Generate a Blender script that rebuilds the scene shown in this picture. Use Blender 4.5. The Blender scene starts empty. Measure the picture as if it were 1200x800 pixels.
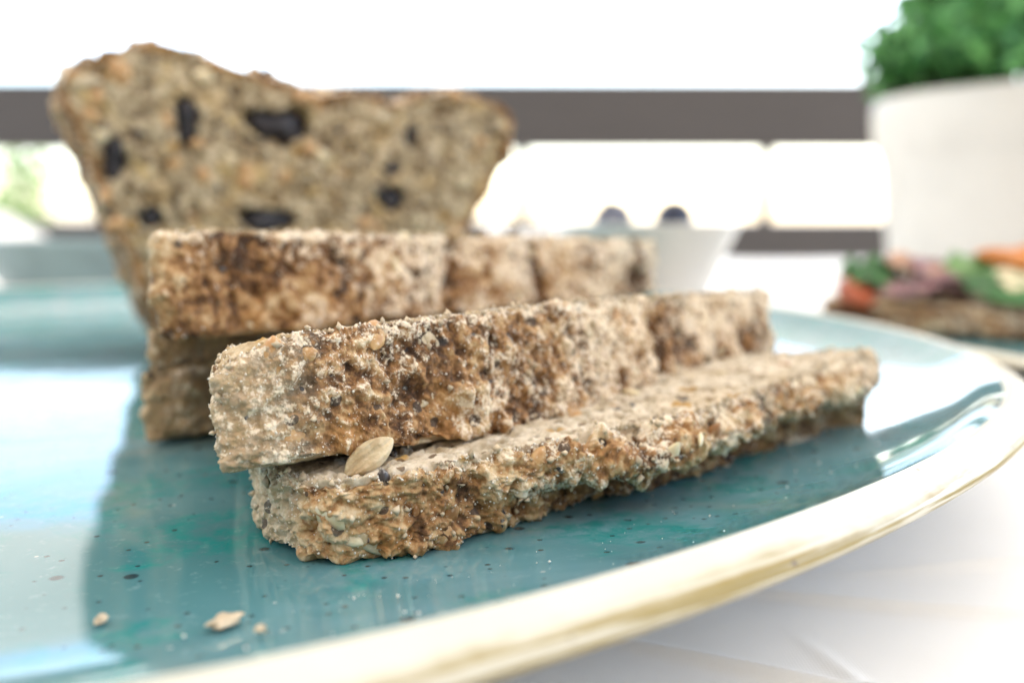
import bpy, bmesh, math, random
import numpy as np
from mathutils import Matrix, Vector

R = math.radians
random.seed(7)
SC = bpy.context.scene
COL = SC.collection

# ------------------------------------------------------------------ camera
cam_d = bpy.data.cameras.new("camera")
cam = bpy.data.objects.new("camera", cam_d)
COL.objects.link(cam)
cam.location = (0, 0, 0.056)
cam.rotation_euler = (R(90 - 7.51), 0, 0)
cam_d.lens = 33.0
cam_d.sensor_width = 36.0
cam_d.clip_start = 0.005
cam_d.clip_end = 2000
cam_d.dof.use_dof = True
cam_d.dof.focus_distance = 0.118
cam_d.dof.aperture_fstop = 10.5
cam_d.dof.aperture_blades = 0
SC.camera = cam

# ------------------------------------------------------------------ sky, sun, exposure
SUN_EL, SUN_AZ = 50, 35          # azimuth measured from +Y (away from camera) towards +X
world = bpy.data.worlds.new("World")
SC.world = world
world.use_nodes = True
wn = world.node_tree
sky = wn.nodes.new("ShaderNodeTexSky")
sky.sky_type = 'NISHITA'
sky.sun_disc = False
sky.sun_elevation = R(SUN_EL)
sky.sun_rotation = R(SUN_AZ)
sky.air_density = 1.0
sky.dust_density = 1.5
wn.links.new(sky.outputs[0], wn.nodes["Background"].inputs[0])
wn.nodes["Background"].inputs[1].default_value = 0.15
sun_d = bpy.data.lights.new("sun", 'SUN')
sun_d.energy = 3.0
sun_d.angle = R(3)
sun_d.color = (1, 0.95, 0.87)
sun = bpy.data.objects.new("sun", sun_d)
COL.objects.link(sun)
sdir = Vector((math.sin(R(SUN_AZ)) * math.cos(R(SUN_EL)), math.cos(R(SUN_AZ)) * math.cos(R(SUN_EL)), math.sin(R(SUN_EL))))
sun.rotation_euler = sdir.to_track_quat('Z', 'Y').to_euler()
SC.view_settings.view_transform = 'Standard'
SC.view_settings.look = 'None'
SC.view_settings.gamma = 1
SC.view_settings.exposure = 2.25
SC.view_settings.use_white_balance = True
SC.view_settings.white_balance_temperature = 6750
SC.view_settings.white_balance_tint = 10
SC.cycles.max_bounces = 8
SC.cycles.use_denoising = True

# ------------------------------------------------------------------ numpy noise
_rs = np.random.RandomState(3)
_G = _rs.normal(size=(256, 3))
_G /= np.linalg.norm(_G, axis=1)[:, None]
_G = _G.astype(np.float32)


def _hash(ix, iy, iz, seed=0):
    h = (ix.astype(np.uint32) * np.uint32(374761393) + iy.astype(np.uint32) * np.uint32(668265263)
         + iz.astype(np.uint32) * np.uint32(2147483647) + np.uint32((seed * 144665 + 977) & 0xffffffff))
    h = (h ^ (h >> np.uint32(13))) * np.uint32(1274126177)
    h = (h ^ (h >> np.uint32(15))) * np.uint32(2246822519)
    return h ^ (h >> np.uint32(16))


def perlin(P, seed=0):
    P = P.astype(np.float32)
    i = np.floor(P).astype(np.int64)
    f = P - i
    u = f * f * f * (f * (f * 6 - 15) + 10)
    res = 0
    for dx in (0, 1):
        wx = u[:, 0] if dx else 1 - u[:, 0]
        for dy in (0, 1):
            wy = u[:, 1] if dy else 1 - u[:, 1]
            for dz in (0, 1):
                wz = u[:, 2] if dz else 1 - u[:, 2]
                g = _G[_hash(i[:, 0] + dx, i[:, 1] + dy, i[:, 2] + dz, seed) & np.uint32(255)]
                d = g[:, 0] * (f[:, 0] - dx) + g[:, 1] * (f[:, 1] - dy) + g[:, 2] * (f[:, 2] - dz)
                res = res + wx * wy * wz * d
    return res * 1.5


def fbm(P, o=3, seed=0):
    a, s, r = 1.0, 1.0, 0
    for k in range(o):
        r = r + a * perlin(P * s + 17.3 * k, seed + k)
        a *= .5
        s *= 2.03
    return r


def worley(P, seed=0):
    P = P.astype(np.float32)
    i = np.floor(P).astype(np.int64)
    f = P - i
    F1 = np.full(len(P), 9., np.float32)
    ID = np.zeros(len(P), np.float32)
    for dx in (-1, 0, 1):
        for dy in (-1, 0, 1):
            for dz in (-1, 0, 1):
                h = _hash(i[:, 0] + dx, i[:, 1] + dy, i[:, 2] + dz, seed)
                jx = (h & np.uint32(1023)) / 1023.
                jy = ((h >> np.uint32(10)) & np.uint32(1023)) / 1023.
                jz = ((h >> np.uint32(20)) & np.uint32(1023)) / 1023.
                d = np.sqrt((f[:, 0] - dx - jx) ** 2 + (f[:, 1] - dy - jy) ** 2 + (f[:, 2] - dz - jz) ** 2)
                m = d < F1
                F1 = np.where(m, d, F1)
                ID = np.where(m, ((h >> np.uint32(5)) & np.uint32(255)) / 255., ID)
    return F1, ID


def sstep(a, b, x):
    t = np.clip((x - a) / (b - a), 0, 1)
    return t * t * (3 - 2 * t)


# ------------------------------------------------------------------ mesh and object helpers
def mesh_from(name, V, F, attrs=None, smooth=True):
    V = np.asarray(V, np.float32)
    me = bpy.data.meshes.new(name)
    F = np.asarray(F, np.int32)
    n, k = F.shape
    me.vertices.add(len(V))
    me.vertices.foreach_set("co", V.ravel())
    me.loops.add(n * k)
    me.loops.foreach_set("vertex_index", F.ravel())
    me.polygons.add(n)
    me.polygons.foreach_set("loop_start", np.arange(0, n * k, k, dtype=np.int32))
    me.update(calc_edges=True)
    if smooth:
        me.polygons.foreach_set("use_smooth", np.ones(n, bool))
    for nm, a in (attrs or {}).items():
        at = me.attributes.new(nm, 'FLOAT', 'POINT')
        at.data.foreach_set("value", np.asarray(a, np.float32).ravel())
    me.validate()
    return me


def quads(nr, nc, closed=True, off=0, flip=False):
    r = np.arange(nr - 1)[:, None]
    c = np.arange(nc if closed else nc - 1)[None, :]
    c2 = (c + 1) % nc
    q = np.stack([r * nc + c, r * nc + c2, (r + 1) * nc + c2, (r + 1) * nc + c], -1).reshape(-1, 4)
    if flip:
        q = q[:, ::-1]
    return q + off


def obj(name, me, mat=None, parent=None):
    o = bpy.data.objects.new(name, me)
    COL.objects.link(o)
    if mat is not None and me is not None and not me.materials:
        me.materials.append(mat)
    if parent:
        o.parent = parent
    return o


def tag(o, label=None, cat=None, group=None, kind=None):
    for k, v in (("label", label), ("category", cat), ("group", group), ("kind", kind)):
        if v:
            o[k] = v
    return o


def thing(name, label, cat, loc=(0, 0, 0), group=None):
    o = obj(name, None)
    o.location = loc
    return tag(o, label, cat, group)


def lathe(profile, n=96):
    """profile: list of (r, z), bottom/inside order -> verts, quads"""
    p = np.array(profile, float)
    a = np.linspace(0, 2 * math.pi, n, endpoint=False)
    V = np.stack([p[:, 0][:, None] * np.cos(a), p[:, 0][:, None] * np.sin(a), np.repeat(p[:, 1][:, None], n, 1)], -1)
    return V.reshape(-1, 3), quads(len(p), n, True)


def smooth_profile(pts, n):
    """Catmull-Rom resample of an open polyline"""
    p = np.array(pts, float)
    p = np.vstack([2 * p[0] - p[1], p, 2 * p[-1] - p[-2]])
    out = []
    m = len(p) - 3
    for k in range(m):
        t = np.linspace(0, 1, max(2, n // m), endpoint=False)[:, None]
        a, b, c, d = p[k:k + 4]
        out.append(.5 * (2 * b + (c - a) * t + (2 * a - 5 * b + 4 * c - d) * t ** 2 + (3 * b - a - 3 * c + d) * t ** 3))
    out.append(p[-2][None])
    return np.vstack(out)


def box_mesh(name, x0, x1, y0, y1, z0, z1, bev=0.0):
    import bmesh
    bm = bmesh.new()
    bmesh.ops.create_cube(bm, size=1)
    for v in bm.verts:
        v.co = ((x0 + x1) / 2 + v.co.x * (x1 - x0), (y0 + y1) / 2 + v.co.y * (y1 - y0), (z0 + z1) / 2 + v.co.z * (z1 - z0))
    if bev:
        bmesh.ops.bevel(bm, geom=bm.edges[:], offset=bev, segments=3, affect='EDGES', profile=.5)
    me = bpy.data.meshes.new(name)
    bm.to_mesh(me)
    bm.free()
    return me


# ------------------------------------------------------------------ materials
class NT:
    def __init__(self, name):
        self.m = bpy.data.materials.new(name)
        self.m.use_nodes = True
        self.t = self.m.node_tree
        self.b = self.t.nodes["Principled BSDF"]
        self._co = None

    def n(self, typ, ins=None, **kw):
        nd = self.t.nodes.new(typ)
        for k, v in kw.items():
            setattr(nd, k, v)
        for k, v in (ins or {}).items():
            self.put(nd.inputs[k], v)
        return nd

    def put(self, sock, v):
        if isinstance(v, bpy.types.NodeSocket):
            self.t.links.new(v, sock)
        elif isinstance(v, tuple) and len(v) == 3 and sock.type == 'RGBA':
            sock.default_value = (*v, 1)
        else:
            sock.default_value = v

    def co(self):
        if self._co is None:
            self._co = self.n("ShaderNodeTexCoord").outputs["Object"]
        return self._co

    def noise(self, scale, detail=3, rough=.55, vec=None, dist=0.0):
        return self.n("ShaderNodeTexNoise", {"Vector": vec or self.co(), "Scale": scale, "Detail": detail,
                                              "Roughness": rough, "Distortion": dist}).outputs[0]

    def vor(self, scale, feature='F1', out="Distance", vec=None, rnd=1.0):
        return self.n("ShaderNodeTexVoronoi", {"Vector": vec or self.co(), "Scale": scale, "Randomness": rnd},
                      feature=feature).outputs[out]

    def math(self, op, a, b=0.0, c=None, clamp=False):
        nd = self.n("ShaderNodeMath", operation=op, use_clamp=clamp)
        self.put(nd.inputs[0], a)
        self.put(nd.inputs[1], b)
        if c is not None:
            self.put(nd.inputs[2], c)
        return nd.outputs[0]

    def rng(self, v, a, b, lo=0.0, hi=1.0, smooth=True):
        nd = self.n("ShaderNodeMapRange", {"Value": v, "From Min": a, "From Max": b, "To Min": lo, "To Max": hi})
        nd.interpolation_type = 'SMOOTHSTEP' if smooth else 'LINEAR'
        return nd.outputs[0]

    def mix(self, f, a, b):
        nd = self.n("ShaderNodeMix", data_type='RGBA')
        self.put(nd.inputs[0], f)
        self.put(nd.inputs[6], a)
        self.put(nd.inputs[7], b)
        return nd.outputs[2]

    def attr(self, name):
        return self.n("ShaderNodeAttribute", attribute_name=name).outputs["Fac"]

    def bump(self, h, strength=.5, dist=.001):
        self.put(self.b.inputs["Normal"], self.n("ShaderNodeBump", {"Height": h, "Strength": strength, "Distance": dist}).outputs[0])

    def set(self, **kw):
        names = dict(color="Base Color", rough="Roughness", spec="Specular IOR Level", ior="IOR", sss="Subsurface Weight",
                     sssr="Subsurface Radius", ssss="Subsurface Scale", metal="Metallic", coat="Coat Weight", coatr="Coat Roughness",
                     trans="Transmission Weight", sheen="Sheen Weight")
        for k, v in kw.items():
            self.put(self.b.inputs[names[k]], v)
        return self.m


def plain(name, color, rough=.6, var=.25, scale=200, bump=0, bdist=.0005, **kw):
    t = NT(name)
    nz = t.noise(scale, 4)
    c2 = tuple(c * (1 - var) for c in color)
    m = t.set(color=t.mix(t.rng(nz, .35, .65), c2, color), rough=rough, **kw)
    if bump:
        t.bump(t.noise(scale * 4, 4), bump, bdist)
    return m


M = {}


def crust_material(name, flour_col=(.84, .73, .57)):
    t = NT(name)
    brown, flour, pale = t.attr("brown"), t.attr("flour"), t.attr("pale")
    fine = t.noise(1400, 4, .65)
    med = t.noise(420, 3, .6)
    big = t.noise(110, 2)
    b = t.math('ADD', brown, t.rng(med, .3, .7, -.35, .35, False))
    b = t.math('ADD', b, t.rng(fine, .3, .7, -.2, .2, False))
    cr = t.n("ShaderNodeValToRGB", {"Fac": b})
    el = cr.color_ramp.elements
    el[0].position, el[0].color = 0.0, (.61, .48, .31, 1)
    el[1].position, el[1].color = 1.0, (.05, .025, .013, 1)
    for p, c in ((.25, (.49, .33, .17, 1)), (.5, (.335, .18, .075, 1)), (.75, (.155, .078, .035, 1))):
        e = el.new(p)
        e.color = c
    col = t.mix(t.rng(big, .55, .75, 0, .4), cr.outputs[0], (.46, .22, .06))
    crumb = t.mix(t.rng(med, .35, .65), (.40, .31, .19), (.58, .48, .34))
    col = t.mix(pale, col, crumb)
    # dark bran and linseed fragments
    vd = t.vor(330)
    vc = t.n("ShaderNodeSeparateColor", {0: t.vor(330, out="Color")}).outputs[0]
    frag = t.math('MULTIPLY', t.math('LESS_THAN', vd, .30), t.math('GREATER_THAN', vc, .86))
    col = t.mix(t.math('MULTIPLY', frag, .8), col, (.045, .04, .04))
    ff = t.math('ADD', flour, t.rng(fine, .3, .7, -.5, .5, False))
    ff = t.math('ADD', ff, t.rng(t.noise(650, 3, .6), .3, .7, -.4, .4, False))
    ff = t.math('ADD', ff, t.rng(t.noise(3200, 2), .3, .7, -.2, .2, False))
    col = t.mix(t.rng(ff, .34, .92, 0, .88), col, flour_col)
    t.bump(t.math('ADD', fine, t.math('MULTIPLY', t.noise(4200, 3), .5)), .85, .0003)
    return t.set(color=col, rough=.78, spec=.3, sss=.12, sssr=(.6, .3, .12), ssss=.0015)


def crumb_material(name, mottle=0.0, c_lo=(.33, .24, .135), c_hi=(.56, .45, .30), gold=.55):
    t = NT(name)
    pore, rind = t.attr("pore"), t.attr("rind")
    fine = t.noise(1500, 4, .65)
    med = t.noise(330, 3, .6)
    big = t.noise(90, 3)
    col = t.mix(t.rng(med, .35, .65), c_lo, c_hi)
    col = t.mix(t.rng(big, .5, .72, 0, gold), col, (.48, .31, .11))
    col = t.mix(t.rng(fine, .55, .75, 0, .4), col, (.68, .585, .44))
    if mottle:
        col = t.mix(t.rng(t.noise(150, 3, .6, dist=.6), .50, .66, 0, mottle), col, (.13, .085, .045))
        col = t.mix(t.rng(t.noise(120, 3, .6, t.n("ShaderNodeMapping", {"Vector": t.co(), "Location": (3.3, 1.1, 0)}).outputs[0]), .54, .68, 0, mottle), col, (.62, .47, .24))
    for sc, thr, keep, c in ((230, .34, .86, (.05, .045, .045)), (170, .32, .88, (.42, .24, .06)), (520, .33, .84, (.13, .08, .045))):
        vd = t.vor(sc)
        vc = t.n("ShaderNodeSeparateColor", {0: t.vor(sc, out="Color")}).outputs[0]
        fr = t.math('MULTIPLY', t.rng(vd, thr - .05, thr + .05, 1, 0), t.math('GREATER_THAN', vc, keep))
        col = t.mix(t.math('MULTIPLY', fr, .85), col, c)
    col = t.mix(t.math('MULTIPLY', pore, .5), col, (.30, .22, .13))  # pores tinted darker: the shade inside them is put into the colour
    rc = t.mix(t.rng(t.noise(260, 3), .35, .65), (.16, .07, .022), (.42, .20, .055))
    col = t.mix(t.math('MULTIPLY', rind, .8), col, rc)
    t.bump(t.math('ADD', fine, t.math('MULTIPLY', t.noise(4200, 3), .5)), .55, .0003)
    return t.set(color=col, rough=.85, spec=.2, sss=.12, sssr=(.6, .35, .15), ssss=.0015)


M['crust'] = crust_material('crust')
M['crumb'] = crumb_material('crumb')
M['crumb_pale'] = crumb_material('crumb_pale', 0, (.43, .36, .26), (.68, .60, .48), .25)
M['crumb_loaf'] = crumb_material('crumb_loaf', .95, (.30, .235, .145), (.64, .54, .38), .5)


def seed_mat(name, c1, c2, rough, sss=.0, flour=.35):
    t = NT(name)
    nz = t.noise(500, 3)
    col = t.mix(t.rng(nz, .3, .7), c1, c2)
    col = t.mix(t.rng(t.noise(1700, 4), .52, .68, 0, flour), col, (.8, .74, .64))
    t.bump(t.noise(1500, 3), .3, .0002)
    return t.set(color=col, rough=rough, sss=sss, sssr=(1, .6, .25), ssss=.002)


M['amber'] = seed_mat('amber_kernel', (.40, .21, .075), (.56, .36, .17), .42, .3, .4)
M['kernel'] = seed_mat('sunflower_kernel', (.46, .36, .22), (.62, .53, .38), .5, .2, .4)
M['linseed'] = seed_mat('linseed', (.03, .025, .025), (.08, .065, .06), .35, 0, .35)
M['oat'] = seed_mat('oat_grain', (.62, .50, .31), (.74, .65, .46), .45, .3, .1)
M['hull'] = seed_mat('brown_hull', (.25, .11, .035), (.40, .20, .07), .4, .1, .2)
M['flour'] = plain('flour', (.86, .82, .74), .9, .08, 2000)
M['crumbs'] = plain('loose_crumb', (.70, .57, .40), .85, .45, 260)
M['wallwhite'] = plain('white_ceramic', (.58, .56, .52), .4, .08, 15)
M['porcelain'] = plain('porcelain', (.74, .73, .70), .18, .04, 20)

# ------------------------------------------------------------------ the setting
t = NT('ground')
M['ground'] = t.set(color=t.mix(t.noise(.4, 4), (.42, .38, .30), (.55, .50, .42)), rough=.95)
V = [(-600, -600, -.74), (600, -600, -.74), (600, 900, -.74), (-600, 900, -.74)]
tag(obj('ground', mesh_from('ground', V, [(0, 1, 2, 3)]), M['ground']), kind='structure')

# canvas awning over the terrace: seen only mirrored in the glaze, it softens the light
t = NT('awning_canvas')
t.b.inputs["Base Color"].default_value = (.50, .47, .40, 1)
t.b.inputs["Roughness"].default_value = .9
tr = t.n("ShaderNodeBsdfTranslucent", {"Color": (.60, .57, .52)})
mx = t.n("ShaderNodeMixShader", {0: .5, 1: t.b.outputs[0], 2: tr.outputs[0]})
t.t.links.new(mx.outputs[0], t.t.nodes["Material Output"].inputs[0])
M['canvas'] = t.m
ya = np.linspace(0, 1, 24)
xa = np.linspace(-3.4, 2.3, 60)
VV = []
for k in ya:
    for x in xa:
        VV.append((x, 3.1 - 5.6 * k, .98 + .95 * k + .02 * math.sin(x * 6) * math.sin(k * 3.1)))
AW = tag(obj('awning', mesh_from('awning', VV, quads(24, 60, False)), M['canvas']), kind='structure')

# unseen wall added behind the camera to hold back the front fill
M['unseen_wall'] = plain('unseen_wall', (.30, .26, .22), .9, .15, 6)
tag(obj('wall', box_mesh('wall', -5, 5, -2.9, -2.65, -.74, 2.6), M['unseen_wall']), kind='structure')

# ------------------------------------------------------------------ tablecloth
t = NT('linen')
wv = t.n("ShaderNodeTexWave", {"Vector": t.co(), "Scale": 700., "Distortion": 1.5, "Detail": 1.0}, bands_direction='X').outputs[1]
wh = t.n("ShaderNodeTexWave", {"Vector": t.co(), "Scale": 700., "Distortion": 1.5, "Detail": 1.0}, bands_direction='Y').outputs[1]
weave = t.math('ADD', wv, wh)
t.bump(t.math('ADD', weave, t.noise(1400, 3)), .05, .0002)
M['linen'] = t.set(color=t.mix(t.noise(60, 3), (.80, .795, .775), (.85, .845, .83)), rough=.9, sheen=.2)
xs = np.concatenate([np.linspace(-1.1, -.3, 30), np.linspace(-.29, -.02, 40), np.linspace(-.018, .22, 260), np.linspace(.222, .45, 40), np.linspace(.47, 1.1, 25)])
ys = np.concatenate([np.linspace(-.25, .0, 10), np.linspace(.005, .05, 16), np.linspace(.0508, .20, 190), np.linspace(.202, .45, 60), np.linspace(.46, 1.32, 50)])
X, Y = np.meshgrid(xs, ys)
P = np.stack([X.ravel(), Y.ravel(), np.zeros(X.size)], -1)
z = .0012 * perlin(P * np.array([9, 9, 1])) + .0006 * perlin(P * np.array([28, 28, 1]), 5)


def fold(P, a, b, w, h):
    a, b = np.array(a), np.array(b)
    d = b - a
    L = np.linalg.norm(d)
    d = d / L
    q = P[:, :2] - a
    s = q @ d
    e = q[:, 1] * d[0] - q[:, 0] * d[1] + .004 * perlin(P * np.array([25, 25, 1]), 9)
    return h * np.exp(-(e / w) ** 2) * sstep(-.02, .03, s) * sstep(L + .03, L - .04, s)


z += fold(P, (.012, .126), (.070, .096), .0013, .0014)
z += fold(P, (.026, .142), (.130, .116), .0016, .0014)
z += fold(P, (.044, .113), (.056, .080), .0012, .0015)
z += fold(P, (.060, .150), (.20, .150), .0020, .0018)
z += fold(P, (.09, .10), (.15, .16), .0018, .0015)
z -= .0020
P[:, 2] = z
cloth_top = P
nr, nc = X.shape
# draped hem along the far edge
far = P[-nc:].copy()
drop = []
for k in range(1, 7):
    q = far.copy()
    q[:, 1] += .012 * math.sin(min(k, 2) * math.pi / 4) + .004 * np.sin(q[:, 0] * 40) * k / 6
    q[:, 2] -= .004 * k + .03 * max(0, k - 1)
    drop.append(q)
Vc = np.vstack([P] + drop)
tag(obj('tablecloth', mesh_from('tablecloth', Vc, quads(nr + 6, nc, False)), M['linen']),
    'creased white linen tablecloth under the plates', 'tablecloth')

# ------------------------------------------------------------------ plates
def glaze(name, seedv):
    t = NT(name)
    mp = t.n("ShaderNodeMapping", {"Vector": t.co(), "Location": (seedv, seedv * .7, 0)}).outputs[0]
    big = t.noise(13, 4, .6, mp, .6)
    med = t.noise(45, 4, .6, mp, .8)
    fine = t.noise(500, 4, .7, mp)
    col = t.mix(t.rng(big, .35, .65), (.062, .185, .205), (.15, .295, .34))
    teal = t.math('MULTIPLY', t.rng(med, .46, .60), t.rng(t.noise(220, 5, .75, mp), .35, .6))
    col = t.mix(t.math('MULTIPLY', teal, .8), col, (.002, .215, .205))
    col = t.mix(t.rng(t.noise(28, 4, .6, mp, .5), .52, .7, 0, .55), col, (.20, .25, .235))
    col = t.mix(t.rng(fine, .55, .8, 0, .4), col, (.30, .42, .44))
    for sc, thr, keep, c in ((150, .13, .30, (.012, .022, .03)), (420, .16, .45, (.02, .05, .06)), (300, .09, .75, (.45, .5, .48))):
        vd = t.vor(sc, vec=mp)
        vc = t.n("ShaderNodeSeparateColor", {0: t.vor(sc, out="Color", vec=mp)}).outputs[0]
        fr = t.math('MULTIPLY', t.rng(vd, thr * .7, thr * 1.3, 1, 0), t.math('GREATER_THAN', vc, keep))
        col = t.mix(t.math('MULTIPLY', fr, .85), col, c)
    t.bump(t.math('ADD', t.noise(60, 2, .5, mp), t.math('MULTIPLY', t.noise(900, 2, .5, mp), .05)), .06, .0008)
    return t.set(color=col, rough=.05, spec=.5, ior=1.52)


def rim_mat(name):
    t = NT(name)
    sep = t.n("ShaderNodeSeparateXYZ", {0: t.co()})
    ang = t.math('ARCTAN2', sep.outputs[1], sep.outputs[0])
    cb = t.n("ShaderNodeCombineXYZ", {0: t.math('MULTIPLY', ang, 7.0), 1: t.math('MULTIPLY', sep.outputs[2], 1300.0), 2: 0.0}).outputs[0]
    st = t.noise(1.0, 6, .65, cb, .3)
    zz = t.math('ADD', sep.outputs[2], t.math('MULTIPLY', t.math('SUBTRACT', t.noise(30, 5, .65), .5), .0040))
    band = t.math('MULTIPLY', t.rng(zz, .0226, .0239, 1, 0), t.rng(zz, .0204, .0208, 0, 1))
    col = t.mix(t.noise(70, 3), (.56, .54, .445), (.66, .65, .575))
    col = t.mix(t.math('MULTIPLY', band, t.rng(st, .42, .56, .10, 1)), col, (.27, .205, .06))
    col = t.mix(t.rng(sep.outputs[2], .0204, .0207, 1, 0), col, (.72, .71, .67))
    vd = t.vor(260)
    vc = t.n("ShaderNodeSeparateColor", {0: t.vor(260, out="Color")}).outputs[0]
    fr = t.math('MULTIPLY', t.rng(vd, .08, .14, 1, 0), t.math('GREATER_THAN', vc, .7))
    col = t.mix(t.math('MULTIPLY', fr, .8), col, (.10, .07, .06))
    t.bump(t.math('ADD', t.noise(45, 3), t.math('MULTIPLY', st, .4)), .15, .0008)
    return t.set(color=col, rough=.34, spec=.4)


M['rim'] = rim_mat('rim_glaze')
M['underside'] = plain('plate_underside', (.70, .69, .655), .3, .08, 40)


def plate(label, cx, cy, RR, gmat, mats, group, zs=1.0):
    p = thing('plate', label, 'plate', (cx, cy, 0), group)
    fl = [(0.0001, .0138), (RR * .35, .0138), (RR * .65, .0139), (RR - .042, .0142), (RR - .026, .0158), (RR - .014, .0192), (RR - .0058, .0240)]
    rm = [(RR - .0058, .0240), (RR - .0054, .0246), (RR - .0048, .0248), (RR - .0040, .0246), (RR - .0022, .0238), (RR - .0006, .0229), (RR - .0003, .0226), (RR, .0222), (RR - .0001, .0214), (RR - .0008, .0208), (RR - .0022, .0205)]
    ud = [(RR - .0022, .0205), (RR - .012, .0160), (RR - .028, .0105), (RR * .76, .0070), (RR * .66, .0040), (RR * .62, .0005), (RR * .58, .0005), (RR * .56, .006), (.0001, .007)]
    for nm, pr, n, mt in (('well', fl, 60, gmat), ('rim', rm, 40, mats[0]), ('underside', ud, 40, mats[1])):
        q = smooth_profile(pr, n)
        q[:, 0] = np.maximum(q[:, 0], .0001)
        Vv, F = lathe(q, 360)
        a = np.arctan2(Vv[:, 1], Vv[:, 0])
        # hand-made: the outline wanders a little
        k = 1 - .012 * np.cos(6 * (a + math.pi / 4)) + .002 * np.sin(7 * a)
        Vv[:, 0] *= k
        Vv[:, 1] *= k
        obj(nm, mesh_from(nm, Vv, F[:, ::-1]), mt, p)
    p.scale.z = zs
    return p


M['glaze'] = glaze('blue_glaze', 0.0)
M['glaze_b'] = glaze('grey_green_glaze', 3.7)
plate('large round blue glazed plate with cream rim carrying the sliced loaf', -.1025, .2600, .2175, M['glaze'], (M['rim'], M['underside']), 'glazed plates')
plate('blue glazed plate under the topped open sandwich', .333, .352, .205, M['glaze_b'], (M['rim'], M['underside']), 'glazed plates', .62)

# ------------------------------------------------------------------ bread
def resample_closed(pts, dens, n):
    """smooth closed outline; dens(i) weights sampling per control segment"""
    p = np.array(pts, float)
    m = len(p)
    fine = []
    wts = []
    for k in range(m):
        a, b, c, d = p[(k - 1) % m], p[k], p[(k + 1) % m], p[(k + 2) % m]
        t = np.linspace(0, 1, 60, endpoint=False)[:, None]
        seg = .5 * (2 * b + (c - a) * t + (2 * a - 5 * b + 4 * c - d) * t ** 2 + (3 * b - a - 3 * c + d) * t ** 3)
        fine.append(seg)
        wts += [dens[k]] * 60
    fine = np.vstack(fine)
    nx = np.roll(fine, -1, 0)
    L = np.linalg.norm(nx - fine, axis=1) * np.array(wts)
    cum = np.concatenate([[0], np.cumsum(L)])
    s = np.linspace(0, cum[-1], n, endpoint=False)
    full = np.vstack([fine, fine[:1]])
    return np.stack([np.interp(s, cum, full[:, 0]), np.interp(s, cum, full[:, 1])], -1)


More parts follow.
